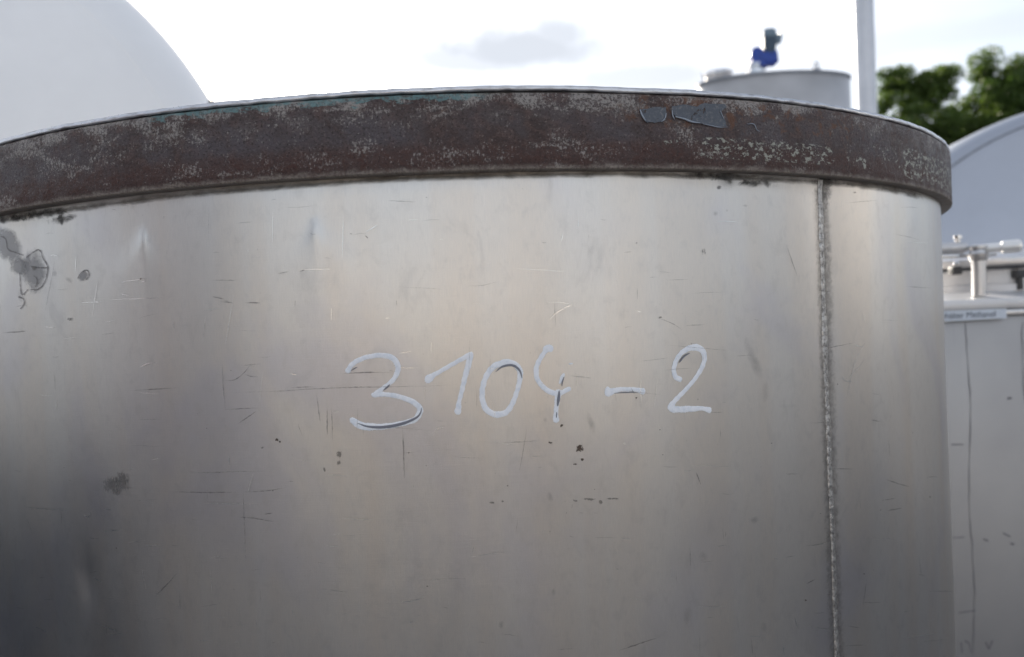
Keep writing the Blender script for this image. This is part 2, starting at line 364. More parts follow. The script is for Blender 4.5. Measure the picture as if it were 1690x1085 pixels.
# ---- weld bead down the shell
m_weld, t = mat('weld_bead_steel'); o_ = t.add('ShaderNodeTexCoord').outputs['Object']; a = t.noise(o_, 260, 4, .7); b = t.noise(o_, 40, 4, .6)
t.P(col=t.mix(t.ramp(a, .35, .6), (.24, .23, .22), (.50, .49, .48)), metal=.9, rough=t.ramp(b, .35, .65, .28, .5), nor=t.bump(a, .6, .001))
nz_, nx_ = 900, 9
zz = np.linspace(.2, ZB-.001, nz_); bead = np.zeros((nz_, nx_, 3))
wsm = np.convolve(rng.normal(0, 1, nz_+60), np.ones(25)/25, 'same')[30:30+nz_]; csm = np.convolve(rng.normal(0, 1, nz_+120), np.ones(50)/50, 'same')[60:60+nz_]
ripph = np.cumsum(rng.uniform(.55, 1.15, nz_))*.9
for i, z in enumerate(zz):
    wv = .0050*(1+.55*wsm[i]); cth = seam_th(z)+csm[i]*.0045
    for j in range(nx_):
        x = (j/(nx_-1)*2-1); hgt = .0020*math.sqrt(max(0, 1-x*x))*(1+.13*math.sin(ripph[i]-abs(x)*1.8)+.6*wsm[i])
        r = RB+float(disp(np.array([cth]), np.array([z]))[0])+hgt-.0004; a_ = A0+cth+x*wv/RB
        bead[i, j] = (r*math.cos(a_), r*math.sin(a_), z)
grid_obj('weld_seam', bead[:, ::-1], None, m_weld, tank)

# ---- film decals: thin layers on the shell whose edges fade and break up (dirt, grinding marks)
def film(name, col, metal=0., rough=.6, ns=60, lo=.35, hi=.6, mx=.9, aniso=(1, 1), na=1.):
    m, t = mat(name); uv = t.add('ShaderNodeUVMap').outputs[0]
    at_ = t.add('ShaderNodeAttribute', attribute_name='fade').outputs['Fac']
    n = t.noise(t.scale(uv, aniso[0], aniso[1], 1), ns, 5, .7, .5)
    al = t.m('MULTIPLY', t.ramp(t.m('ADD', t.m('MULTIPLY', at_, .75), t.m('MULTIPLY', t.m('SUBTRACT', n, .5), na)), lo, hi), mx)
    al = t.m('MULTIPLY', al, t.ramp(at_, 0, .12))
    t.P(col=col, metal=metal, rough=rough, alpha=al); return m
F_dirt = film('black_grime', (.03, .028, .025), 0, .7, 60, .3, .9, .75, (1, 1), 1.6)
F_heat = film('weld_heat_tint', (.20, .185, .17), .7, .5, 120, .1, .9, .55)
F_rim = film('brown_film_under_ring', (.12, .10, .08), .3, .6, 60, .15, .9, .7, (.5, 1))
F_grind = film('ground_patch', (.36, .355, .36), 1, .5, 50, .1, .55, .62)
F_scuff = film('scuffed_patch', (.20, .19, .185), .7, .55, 380, .45, .72, .55, (1, .35))
F_smear = film('faint_smear', (.40, .39, .38), .9, .5, 45, .3, 1.1, .35)
F_mark = film('dark_scratch', (.20, .19, .185), .8, .5, 130, .12, .75, .55)
F_soft = film('faint_scratch', (.28, .275, .27), .9, .5, 200, .1, .9, .5)
F_lite = film('bright_scratch', (.88, .87, .85), 1, .24, 200, .08, .65, .7)
F_rust = film('rust_spot', (.075, .042, .026), 0, .8, 330, .30, .42, .75, (1, 1), 2.6)
F_grey = film('grey_residue', (.18, .175, .16), .5, .6, 260, .34, .6, .5, (1, 1), 2.4)
F_line = film('edge_outline', (.17, .16, .16), .6, .5, 160, .25, .75, .7)
F_tint = film('bronze_tint', (.50, .435, .38), 1, .42, 12, .1, .9, .6)

layer = [0]
def blob(cx_, cy_, wx, wy, m, name='stain', rot=0, n=14, off=None):
    """elliptic film, centre and half sizes in picture px turned into places on the shell"""
    layer[0] += 1; off = .00035+(layer[0] % 30)*.00002 if off is None else off
    vs, fs, fd, uvs = [], [], [], []
    rings = 6; k_ = 28
    for i in range(rings+1):
        for k in range(k_):
            q = i/rings; a_ = 2*math.pi*k/k_; ex, ey = wx*q*math.cos(a_), wy*q*math.sin(a_)
            x = cx_+ex*math.cos(rot)-ey*math.sin(rot); y = cy_+ex*math.sin(rot)+ey*math.cos(rot)
            th, z = cyl(x, y); p = surf(th, z, off); vs.append(p-tank.location); fd.append(1-q**1.5); uvs.append((th*RB, z))
    for i in range(rings):
        for k in range(k_):
            a1, b1 = i*k_+k, i*k_+(k+1) % k_
            fs.append((a1, b1, b1+k_, a1+k_) if i else (a1, b1+k_, a1+k_))
    me = bpy.data.meshes.new(name); me.from_pydata(vs, [], fs)
    at_ = me.attributes.new('fade', 'FLOAT', 'POINT'); at_.data.foreach_set('value', fd)
    uvl = me.uv_layers.new(name='UVMap'); uvl.data.foreach_set('uv', [c for l in me.loops for c in uvs[l.vertex_index]])
    return link(name, me, tank, m, True)

def catmull(pts, step=1.2):
    pts = [np.array(p, float) for p in pts]; out = []
    if len(pts) == 2: pts = [pts[0], (pts[0]+pts[1])/2, pts[1]]
    P_ = [2*pts[0]-pts[1]]+pts+[2*pts[-1]-pts[-2]]
    for i in range(1, len(P_)-2):
        n = max(2, int(np.linalg.norm((P_[i+1]-P_[i])[:2])/step))
        for k in range(n):
            s = k/n; out.append(.5*((2*P_[i])+(-P_[i-1]+P_[i+1])*s+(2*P_[i-1]-5*P_[i]+4*P_[i+1]-P_[i+2])*s*s+(-P_[i-1]+3*P_[i]-3*P_[i+1]+P_[i+2])*s**3))
    out.append(pts[-1]); return np.array(out)
scr = {}
def scratch(pts, wpx, m, taper=True, jit=.25):
    c = catmull(pts, 4); n = len(c)
    acc = scr.setdefault(m.name, dict(m=m, v=[], f=[], fd=[], uv=[]))
    base = len(acc['v']); layer[0] += 1; off = .0004+(layer[0] % 40)*.000012
    for i, p in enumerate(c):
        d = c[min(i+1, n-1)]-c[max(i-1, 0)]; L = np.linalg.norm(d) or 1; nn = np.array([-d[1], d[0]])/L
        q = math.sin(math.pi*min(max((i+.4)/n, 0), 1))**.5 if taper else 1
        jx = rng.normal(0, jit)
        for j, sgn in enumerate((-1, 0, 1)):
            pp = p+nn*(sgn*wpx*.5*q*(1+.3*rng.normal())+jx*.3)
            th, z = cyl(*pp[:2]); acc['v'].append(surf(th, z, off)-tank.location); acc['fd'].append(.25*q if sgn else q); acc['uv'].append((th*RB, z))
    for i in range(n-1):
        for j in range(2):
            a_ = base+i*3+j; acc['f'].append((a_, a_+1, a_+4, a_+3))
B = blob
# grime under the ring and at the weld
B(70, 352, 75, 13, F_dirt, rot=-.12); B(100, 362, 40, 12, F_dirt, rot=-.2); B(20, 362, 50, 9, F_dirt, rot=-.15)
B(1190, 290, 90, 12, F_dirt, rot=.03); B(1205, 298, 34, 26, F_smear); B(1245, 302, 60, 12, F_dirt, rot=.05); B(1363, 297, 34, 16, F_dirt); B(1363, 315, 16, 34, F_heat)
def band(pts, hw, m, name='stain'):
    c = catmull(pts, 6); vs, fs, fd, uvs = [], [], [], []; n = len(c); layer[0] += 1
    for i, p in enumerate(c):
        d = c[min(i+1, n-1)]-c[max(i-1, 0)]; nn = np.array([-d[1], d[0]])/(np.linalg.norm(d) or 1)
        for k, f_ in zip((-1, -.5, 0, .5, 1), (0, .6, 1, .6, 0)):
            th, z = cyl(*(p+nn*k*hw)); vs.append(surf(th, z, .0003)-tank.location); fd.append(f_*min(1, i/4, (n-1-i)/4)); uvs.append((th*RB, z))
    for i in range(n-1):
        for j in range(4): a_ = i*5+j; fs.append((a_, a_+1, a_+6, a_+5))
    me = bpy.data.meshes.new(name); me.from_pydata(vs, [], fs); a_ = me.attributes.new('fade', 'FLOAT', 'POINT'); a_.data.foreach_set('value', fd)
    uvl = me.uv_layers.new(name='UVMap'); uvl.data.foreach_set('uv', [c2 for l in me.loops for c2 in uvs[l.vertex_index]]); return link(name, me, tank, m, True)
band([(x, y+1) for x, y in ((-20, 362), (60, 352), (178, 336), (296, 322), (450, 309), (627, 296), (775, 291), (950, 287), (1100, 288), (1250, 293), (1370, 300), (1466, 312), (1530, 328))], 9, F_rim)
band([(1357, 290), (1363, 400), (1368, 560), (1372, 750), (1378, 930), (1386, 1110)], 17, F_heat)
# ground off patches left
B(12, 405, 22, 42, F_grind, rot=-.4); B(30, 440, 22, 16, F_grind); B(52, 447, 25, 42, F_grind); B(36, 440, 10, 36, F_smear); B(30, 490, 8, 20, F_smear); B(134, 456, 13, 9, F_grind, rot=-.8); B(86, 452, 7, 10, F_smear); B(110, 462, 14, 6, F_smear, rot=.7); B(53, 443, 6, 6, F_heat)
for pts in (((40, 425), (60, 412), (68, 428), (75, 442), (70, 465), (58, 478), (46, 478)), ((30, 450), (30, 470), (33, 487), (42, 478)), ((27, 490), (35, 494), (36, 502), (30, 510)), ((0, 390), (8, 395), (12, 412), (26, 418), (36, 422)), ((48, 440), (62, 442), (74, 442)), ((126, 460), (132, 450), (142, 446), (145, 454), (140, 462)), ((52, 455), (58, 462), (55, 474))): scratch(pts, 3.4, F_line, False)
B(200, 795, 26, 34, F_scuff); B(182, 800, 30, 26, F_scuff); B(192, 812, 14, 12, F_scuff)
B(1190, 309, 5, 5, F_mark); B(1184, 352, 7, 7, F_smear); B(1233, 339, 9, 4, F_smear); B(1203, 347, 4, 4, F_smear); B(190*5.0, 0, 1, 1, F_smear) if 0 else None
# rust and dirt spots
for x, y, a_, b_ in ((956, 740, 8, 7), (949, 766, 4, 2), (960, 758, 3, 3), (907, 730, 4, 2), (926, 702, 3, 3), (458, 726, 3, 3), (463, 729, 2, 2)): B(x, y, a_*1.1, b_*1.1, F_rust)
for x, y, a_, b_ in ((561, 750, 7, 8), (560, 764, 6, 5), (536, 775, 3, 6), (932, 827, 4, 3), (949, 826, 5, 4), (972, 824, 14, 3), (990, 829, 5, 5), (1010, 823, 14, 3), (812, 829, 7, 2), (830, 827, 3, 2), (1051, 401, 3, 3), (1162, 415, 2, 6), (434, 739, 5, 2), (1090, 524, 4, 4), (112, 527, 6, 4), (1410, 318, 4, 3)): B(x, y, a_, b_, F_grey)
for _ in range(34): B(rng.uniform(20, 1540), rng.uniform(320, 1080), rng.uniform(.8, 2.2), rng.uniform(.8, 2.2), F_rust if _ % 3 == 0 else F_grey)
for _ in range(10): B(rng.uniform(820, 1340), rng.uniform(640, 1050), rng.uniform(4, 14), rng.uniform(8, 34), F_smear, rot=rng.uniform(-.5, .2))
B(1245, 590, 14, 60, F_smear, rot=-.35)
# long scratches read off the photograph
for p in (((290, 779), (340, 780), (400, 778), (455, 777)), ((280, 812), (340, 813), (400, 812)), ((400, 812), (440, 810), (480, 803)), ((402, 790), (404, 860), (407, 940)), ((392, 853), (420, 855), (455, 861)), ((437, 848), (450, 847)),
          ((350, 463), (395, 463)), ((365, 498), (385, 500)), ((405, 500), (432, 500)), ((353, 490), (372, 494)), ((460, 452), (478, 449)), ((495, 449), (505, 446)),
          ((368, 590), (370, 640), (374, 680)), ((370, 628), (388, 627), (405, 615), (415, 603), (425, 608)), ((405, 617), (415, 621), (428, 622)), ((370, 648), (450, 646), (560, 640), (700, 637), (760, 634)), ((560, 617), (600, 615), (650, 614)), ((370, 676), (430, 673)), ((390, 702), (415, 685), (425, 678)),
          ((603, 389), (608, 394)), ((578, 386), (583, 387)), ((255, 985), (275, 965), (293, 945)), ((296, 978), (297, 1008)), ((1018, 1075), (1050, 1065), (1090, 1052)), ((940, 620), (975, 624)), ((828, 730), (860, 729), (890, 727)), ((870, 700), (862, 750), (855, 785)),
          ((1088, 525), (1100, 530), (1112, 535), (1128, 545)), ((1130, 538), (1165, 536)), ((1457, 790), (1475, 797), (1497, 803)), ((1462, 843), (1485, 838)), ((1436, 693), (1450, 696)), ((1330, 902), (1355, 899), (1372, 893)), ((1453, 826), (1475, 822)), ((1333, 965), (1348, 957)), ((1165, 409), (1166, 420)),
          ((500, 720), (493, 700)), ((548, 670), (550, 730)), ((541, 672), (541, 720)), ((523, 648), (530, 700)), ((665, 700), (668, 790)), ((0, 550), (40, 547)), ((215, 645), (300, 640)), ((480, 640), (520, 638)), ((1300, 402), (1320, 460)), ((1022, 940), (1016, 939)), ((1150, 780), (1158, 800)), ((1040, 640), (1046, 650))):
    scratch(p, rng.uniform(1.6, 2.6), F_mark if rng.random() < .72 else F_soft)
for p in (((200, 466), (245, 460)), ((235, 466), (242, 464)), ((130, 500), (170, 498)), ((230, 648), (262, 650)), ((335, 513), (365, 509)), ((232, 606), (245, 600), (260, 599)), ((70, 540), (85, 541)), ((135, 850), (143, 855), (148, 846)), ((240, 901), (265, 900)), ((250, 759), (264, 757)), ((378, 752), (381, 775)), ((148, 1027), (175, 1037), (195, 1045)), ((200, 485), (212, 489)), ((660, 583), (680, 580)), ((715, 714), (722, 707), (735, 704)), ((662, 993), (685, 990), (703, 984)), ((1398, 660), (1412, 598), (1430, 560)), ((1410, 570), (1425, 573)), ((1395, 628), (1410, 615), (1430, 590)), ((1392, 620), (1396, 629), (1407, 630)), ((905, 530), (920, 515), (950, 500)), ((603, 384), (625, 372)), ((480, 617), (492, 619)), ((1025, 888), (1040, 890)), ((150, 955), (165, 962)), ((55, 1035), (75, 1045)), ((170, 840), (182, 842)), ((540, 900), (560, 902)), ((330, 830), (420, 832)), ((180, 495), (270, 492))):
    scratch(p, rng.uniform(1.6, 2.6), F_lite)
for _ in range(230):
    x, y = rng.uniform(10, 1530), rng.uniform(330, 1075); L = rng.exponential(22)+5; a_ = rng.normal(0, .12)+(math.pi/2 if rng.random() < .35 else 0)
    scratch(((x, y), (x+L*math.cos(a_)*.5, y+L*math.sin(a_)*.5+rng.normal(0, .8)), (x+L*math.cos(a_), y+L*math.sin(a_))), rng.uniform(.8, 1.5), F_soft if rng.random() < .55 else F_lite)
for k, s in scr.items():
    me = bpy.data.meshes.new('scratches'); me.from_pydata(s['v'], [], s['f']); a_ = me.attributes.new('fade', 'FLOAT', 'POINT'); a_.data.foreach_set('value', s['fd'])
    uvl = me.uv_layers.new(name='UVMap'); uvl.data.foreach_set('uv', [c for l in me.loops for c in s['uv'][l.vertex_index]])
    o = link('scratches', me, tank, s['m'], True); o['kind'] = 'stuff'

# ---- handwritten number, thick white marker paint
m_pm, t = mat('white_marker_paint'); o_ = t.add('ShaderNodeTexCoord').outputs['Object']; a = t.noise(o_, 150, 6, .75)
t.P(col=t.mix(t.ramp(a, .42, .68), (.88, .90, .94), (.72, .765, .83)), rough=.38, nor=t.bump(t.noise(o_, 400, 3, .6), .2, .0006))
m_wipe = film('wiped_paint', (.20, .21, .25), .3, .5, 200, -.1, .35, .85)
def stroke_obj(name, strokes, label, hgt=.00026):
    """strokes: lists of (x, y, half width) in picture px"""
    pts = []; segs = []
    for s in strokes:
        c = catmull([(x, y, w_) for x, y, w_ in s], 1.5)
        q = [(lambda tz: (tz[0]*RB, tz[1]))(cyl(p[0], p[1])) for p in c]; k_ = .86/F*1.13
        for i in range(len(c)-1): segs.append((q[i][0], q[i][1], q[i+1][0], q[i+1][1], max(c[i][2], .5)*k_, max(c[i+1][2], .5)*k_))
    S = np.array(segs); g_ = .00055
    x0, x1 = S[:, [0, 2]].min()-.006, S[:, [0, 2]].max()+.006; y0, y1 = S[:, [1, 3]].min()-.006, S[:, [1, 3]].max()+.006
    X, Y = np.meshgrid(np.arange(x0, x1, g_), np.arange(y0, y1, g_)); best = np.full(X.shape, 9e9); NX, NY, W = X.copy(), Y.copy(), X*0
    for (ax, ay, bx, by, wa, wb) in S:
        dx, dy = bx-ax, by-ay; L = dx*dx+dy*dy+1e-12; tt = np.clip(((X-ax)*dx+(Y-ay)*dy)/L, 0, 1); qx, qy = ax+tt*dx, ay+tt*dy; wv = wa+(wb-wa)*tt
        wv = wv*(1+.09*np.sin(X*1900+Y*700)*np.sin(Y*2300-X*500)+.07*np.sin(X*420+Y*610)); e = np.hypot(X-qx, Y-qy)-wv; m_ = e < best; best[m_] = e[m_]; NX[m_] = qx[m_]; NY[m_] = qy[m_]; W[m_] = wv[m_]
    ins = best < 0; cell = ins[:-1, :-1] | ins[1:, :-1] | ins[:-1, 1:] | ins[1:, 1:]
    dd = np.hypot(X-NX, Y-NY)+1e-9; out = ~ins; fx = np.where(out, NX+(X-NX)/dd*W, X); fy = np.where(out, NY+(Y-NY)/dd*W, Y)
    q = np.clip(dd/np.maximum(W, 1e-6), 0, 1); H = np.where(out, 0, hgt*np.clip(1-q**3, 0, 1))
    idx = -np.ones(X.shape, int); vs, fs = [], []
    for i, j in zip(*np.nonzero(cell)):
        f = []
        for (a_, b_) in ((i, j), (i, j+1), (i+1, j+1), (i+1, j)):
            if idx[a_, b_] < 0: idx[a_, b_] = len(vs); vs.append(surf(fx[a_, b_]/RB, fy[a_, b_], .0003+H[a_, b_])-tank.location)
            f.append(idx[a_, b_])
        fs.append(f)
    me = bpy.data.meshes.new(name); me.from_pydata(vs, [], fs); o = link(name, me, tank, m_pm, True); o['label'] = label; return o
def cA(pts, w0=3.5): return [((540+p[0]/4.225), (540+p[1]/4.225), (p[2] if len(p) > 2 else w0)) for p in pts]
def cB(pts, w0=3.5): return [((860+p[0]/4.225), (540+p[1]/4.225), (p[2] if len(p) > 2 else w0)) for p in pts]
stroke_obj('painted_digit', [cA([(150, 302, 4.2), (170, 268, 3.6), (215, 235, 3.6), (290, 207), (390, 197, 3.8), (460, 217, 4), (495, 265, 4.2), (490, 320, 3.8), (455, 375, 3.3), (400, 420, 3), (335, 468, 3.6)]), cA([(328, 472, 3.6), (430, 470, 3.4), (520, 490, 3.8), (600, 520, 4.2), (645, 560, 4.4), (645, 600, 4.4), (610, 645, 4), (520, 672, 3.8), (420, 690, 4.2), (320, 695, 5), (235, 685, 6), (182, 652, 5)])], 'handwritten white digit 3')
stroke_obj('painted_digit', [cA([(708, 362, 6), (725, 345, 4.5), (765, 322, 3.3), (850, 272, 3.1), (930, 227, 3.3), (1000, 190, 4)]), cA([(1000, 190, 4.2), (985, 260, 4.2), (960, 350, 3.8), (940, 440, 3.4), (920, 520, 3.3), (912, 585, 5)])], 'handwritten white digit 1')
stroke_obj('painted_digit', [cA([(1230, 246, 4.6), (1160, 275, 4.4), (1112, 335, 4), (1085, 410, 4), (1080, 490, 4), (1100, 560, 4.2), (1150, 600, 4.6), (1200, 608, 4.6), (1250, 588, 4.2), (1290, 530, 3.8), (1320, 450, 3.5), (1340, 370, 3.8), (1342, 310, 4.4), (1315, 265, 4.6), (1270, 245, 4.6), (1230, 246, 4.6)])], 'handwritten white digit 0')
stroke_obj('painted_digit', [cB([(200, 150, 5), (180, 148, 5.4), (160, 175, 3.6), (135, 212, 3.4), (110, 262, 3.6), (102, 320, 3.8), (120, 380, 3.7), (165, 430, 3.7), (225, 460, 3.8), (280, 455, 3.6), (330, 430, 3.4)]), cB([(256, 455, 5), (248, 520, 4), (240, 590, 3.4), (240, 645, 4.8)]), cB([(292, 332, 2.4), (280, 358, 3), (268, 388, 1.8)]), cB([(335, 256, 1.2), (352, 254, 1.2)])], 'handwritten white digit 4 with a smeared stem')
stroke_obj('painted_dash', [cB([(600, 425, 2.5), (605, 455, 6), (650, 442, 4.2), (700, 434, 3.4), (745, 434, 3.4), (800, 438, 3.6), (845, 447, 5)])], 'handwritten white dash')
stroke_obj('painted_digit', [cB([(1112, 366, 4), (1078, 345, 4), (1068, 295, 4), (1090, 225, 4), (1140, 168, 4), (1210, 142, 5), (1265, 158, 5), (1288, 210, 4.4), (1270, 280, 4), (1220, 360, 3.6), (1150, 440, 3.6), (1080, 510, 4), (1042, 556, 5)]), cB([(1042, 558, 5), (1065, 575, 5), (1120, 575, 5), (1200, 572, 4.6), (1270, 570, 3.4), (1320, 580, 4.8)])], 'handwritten white digit 2')
def wipe(pts, wpx):
    c = catmull(pts, 2); vs, fs, fd, uvs = [], [], [], []; n = len(c)
    for i, p in enumerate(c):
        d = c[min(i+1, n-1)]-c[max(i-1, 0)]; nn = np.array([-d[1], d[0]])/(np.linalg.norm(d) or 1); q = math.sin(math.pi*(i+.3)/n)**.6
        for s_ in (-1, 0, 1):
            pp = p+nn*s_*wpx*.5*q; th, z = cyl(*pp); vs.append(surf(th, z, .00115 if s_ == 0 else .00105)-tank.location); fd.append(0.3 if s_ else 1); uvs.append((th*RB, z))
    for i in range(n-1):
        for j in range(2): a_ = i*3+j; fs.append((a_, a_+1, a_+4, a_+3))
    me = bpy.data.meshes.new('wiped_streak'); me.from_pydata(vs, [], fs); a_ = me.attributes.new('fade', 'FLOAT', 'POINT'); a_.data.foreach_set('value', fd)
    uvl = me.uv_layers.new(name='UVMap'); uvl.data.foreach_set('uv', [c2 for l in me.loops for c2 in uvs[l.vertex_index]]); link('wiped_streak', me, tank, m_wipe, True)
xy = lambda L: [(a_, b_) for a_, b_, *_ in L]
wipe(xy(cA([(215, 668), (280, 690), (370, 697), (470, 685), (560, 660), (630, 625), (655, 590), (660, 560)])), 5)
wipe(xy(cA([(395, 440), (420, 420), (440, 400)])), 3); wipe(xy(cA([(170, 305), (200, 285), (225, 275)][:2]+[(215, 280)])), 2)
wipe(xy(cA([(1172, 312), (1220, 275), (1290, 266), (1338, 300), (1356, 355)])), 4)
wipe(xy(cB([(262, 440), (258, 490), (250, 550)])), 5); wipe(xy(cB([(245, 590), (242, 630)])), 2); wipe(xy(cB([(295, 345), (284, 380), (280, 410)])), 2.5)
wipe(xy(cB([(1105, 250), (1140, 205), (1180, 182)])), 3); wipe(xy(cB([(640, 462), (680, 458), (760, 455), (810, 458)])), 2)

# ---- torn blue-grey tape left on the ring
m_tape, t = mat('blue_grey_tape'); o_ = t.add('ShaderNodeTexCoord').outputs['Object']; a = t.noise(o_, 120, 5, .7)
t.P(col=t.mix(t.ramp(t.noise(o_, 260, 6, .85), .5, .62), (.07, .082, .105), (.15, .155, .165)), rough=.42, nor=t.bump(a, .3, .001), alpha=t.ramp(t.noise(o_, 75, 6, .75, .4), .385, .41))
m_curl = paint('tape_curl', (.30, .34, .40), .35, .1)
def ringpt(x, y, off):
    th, z = cyl(x, y, RR); r = RR+off; return Vector((r*math.cos(A0+th), r*math.sin(A0+th), z))
def tape(poly, name='tape_scrap'):
    poly = [(a_[0]+(b_[0]-a_[0])*f_+rng.normal(0, 3.2)*(f_ > 0), a_[1]+(b_[1]-a_[1])*f_+rng.normal(0, 3.2)*(f_ > 0)) for a_, b_ in zip(poly, poly[1:]+poly[:1]) for f_ in (0, .33, .66)]
    bm = bmesh.new(); n = len(poly)
    fr = [bm.verts.new(ringpt(900+x/4.1725, 100+y/4.1725, .0011)) for x, y in poly]; bk = [bm.verts.new(ringpt(900+x/4.1725, 100+y/4.1725, .0004)) for x, y in poly]
    bm.faces.new(fr); 
    for i in range(n): bm.faces.new((fr[i], bk[i], bk[(i+1) % n], fr[(i+1) % n]))
    bmesh.ops.triangulate(bm, faces=[f for f in bm.faces if len(f.verts) > 4]); bmesh.ops.recalc_face_normals(bm, faces=bm.faces)
    return from_bm(name, bm, tank, m_tape)
tape([(650, 340), (700, 335), (760, 325), (830, 322), (830, 360), (815, 410), (795, 425), (760, 430), (740, 428), (710, 425), (690, 420), (665, 380)])
tape([(870, 318), (950, 305), (1040, 325), (1070, 302), (1150, 300), (1240, 305), (1243, 325), (1215, 345), (1200, 355), (1225, 400), (1245, 455), (1190, 458), (1100, 440), (1060, 435), (1000, 425), (930, 400), (890, 385), (870, 370)])
for pts, wd in (([(648, 342), (662, 380), (688, 422)], 2.2), ([(890, 390), (950, 405), (1000, 425), (1062, 434)], 2.4), ([(868, 345), (872, 380), (885, 410)], 1.6), ([(828, 365), (818, 405), (795, 424)], 2.0), ([(1080, 440), (1130, 450), (1190, 462), (1250, 461)], 1.1), ([(1200, 350), (1215, 385), (1225, 410)], 1.0), ([(1385, 440), (1430, 442), (1450, 480), (1470, 490)], 1.2)):
    bm = bmesh.new(); c = catmull([(900+x/4.1725, 100+y/4.1725) for x, y in pts], 2); tube(bm, [ringpt(x, y, .0016) for x, y in c], [wd*.00033*(.4+math.sin(math.pi*(i+.5)/len(c))) for i in range(len(c))], 6)
    from_bm('curled_tape_edge', bm, tank, m_curl, True)

# ================================================================== BACKGROUND THINGS
def horiz_tank(name, label, cx_, cy_, Y, rpx, yaw, m, length, knuckle, dish, bead_r, sw=.006, sm=None):
    c = at(cx_, cy_, Y); Rr = rpx/F*Y
    root = thing(name, label, 'tank', (c.x, c.y, 0))
    ax = Vector((math.sin(yaw), math.cos(yaw), 0))                 # into the picture
    o = c-root.location
    bm = bmesh.new(); prof = [(Rr, length)]; prof += [(Rr, Rr*.12), (Rr, Rr*.02)]
    K = knuckle*Rr
    for k in range(1, 9):
        a_ = k/8*R(62); prof.append((Rr-K+K*math.cos(a_), -K*math.sin(a_)))
    r_s, z_s = prof[-1]; n = 16
    Rc = r_s/math.sin(R(28)) if dish is None else dish*Rr; z0 = z_s; h0 = math.sqrt(Rc*Rc-r_s*r_s)
    for k in range(1, n+1):
        r_ = r_s*(1-k/n); r_ = max(r_, .004); prof.append((r_, z0-(math.sqrt(Rc*Rc-r_*r_)-h0)))
    lathe(bm, [(p, q) for p, q in prof], o, ax, 128); bmesh.ops.recalc_face_normals(bm, faces=bm.faces)
    from_bm('tank_body', bm, root, m, 'auto')
    # weld bead round the head; the left one is shaped as a light streak
    bm = bmesh.new(); rs = bead_r*Rr
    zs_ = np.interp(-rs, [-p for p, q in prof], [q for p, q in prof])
    lathe(bm, [(rs-sw, zs_-.001-sw*.3), (rs-sw*.5, zs_-.005), (rs+sw*.5, zs_-.005+sw*.4), (rs+sw, zs_+.004+sw*.6)], o, ax, 128, False); from_bm('head_bead', bm, root, sm or M_seam, True)
    for s in (0.25, length*.8):
        bm = bmesh.new(); bx = o+ax*s; box(bm, (bx.x, bx.y, (c.z-Rr*.75)/2), (Rr*1.3, .18, max(.1, c.z-Rr*.75)), Matrix.Rotation(-yaw, 3, 'Z')); from_bm('support_saddle', bm, root, M_dull)
    return root, c, Rr, ax
M_seam = paint('seam_grey', (.20, .22, .26), .5)
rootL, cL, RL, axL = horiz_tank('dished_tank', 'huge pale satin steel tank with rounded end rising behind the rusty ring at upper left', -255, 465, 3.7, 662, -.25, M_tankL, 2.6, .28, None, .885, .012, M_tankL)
bm = bmesh.new(); p0, p1 = at(349, 170, 3.6), at(384, 167, 3.6); tube(bm, [sub(rootL, p0), sub(rootL, p1)], .004, 8); lathe(bm, [(.001, -.014), (.013, -.010), (.013, .010), (.001, .014)], sub(rootL, p0), (1, 0, 0), 12); from_bm('vent_rod', bm, rootL, M_dark, True)
bm = bmesh.new(); tube(bm, [sub(rootL, p0+Vector((0, 0, -.3))), sub(rootL, p0)], .006, 8); from_bm('rod_bracket', bm, rootL, M_dull, True)
rootR, cR, RRt, axR = horiz_tank('dished_tank', 'bluish steel tank with rounded end and circular rim seam behind the manhole container at right', 1819, 606, 3.5, 440, .15, M_tankR, 2.2, .16, None, .945)

# ---- upright tank far behind, with agitator
Yb = 10.0; pc = at(1276, 118, Yb); a_w = 124/F*Yb
tb = thing('stirred_tank', 'tall pale grey upright tank behind the ring carrying a blue gear motor and open manhole', 'tank', (pc.x, pc.y, 0))
zt = at(1319, 116, Yb-a_w*.5).z
bm = bmesh.new(); lathe(bm, [(a_w, .5), (a_w, 1.2), (a_w*.999, 2.6), (a_w*.995, zt-.02)], n=96, sy=.5); from_bm('tank_wall', bm, tb, M_galvT if False else M_dull, True)
bm = bmesh.new(); lathe(bm, [(a_w*.995, zt-.022), (a_w*1.012, zt-.02), (a_w*1.012, zt+.008), (a_w*.99, zt+.012), (a_w*.4, zt+.05), (.01, zt+.07)], n=96, sy=.5); from_bm('tank_roof', bm, tb, M_roofg if False else M_seam, 'auto')
for k in range(3):
    bm = bmesh.new(); q = k*2.1+.5; box(bm, (a_w*.8*math.cos(q), a_w*.4*math.sin(q), .26), (.09, .09, .52)); from_bm('leg', bm, tb, M_dull)
rotm = Matrix.Rotation(.0, 3, 'X')
# manhole neck with sloped lid
q = at(1186, 128, Yb); lp = sub(tb, q); nrm = Vector((-.12, -.30, 1)).normalized()
bm = bmesh.new(); lathe(bm, [(.165, -.22), (.165, .03), (.185, .032), (.185, .055), (.165, .058)], lp, nrm, 32); from_bm('manhole_neck', bm, tb, M_dull, 'auto')
bm = bmesh.new(); lathe(bm, [(.178, .058), (.178, .072), (.10, .105), (.01, .112)], lp, nrm, 32); from_bm('manhole_lid', bm, tb, M_bright, 'auto')
bm = bmesh.new(); h0 = sub(tb, at(1162, 132, Yb)); tube(bm, [h0, h0+Vector((-.012, 0, .05)), h0+Vector((-.03, 0, .08))], .011, 8); from_bm('lid_hinge', bm, tb, M_steel, True)
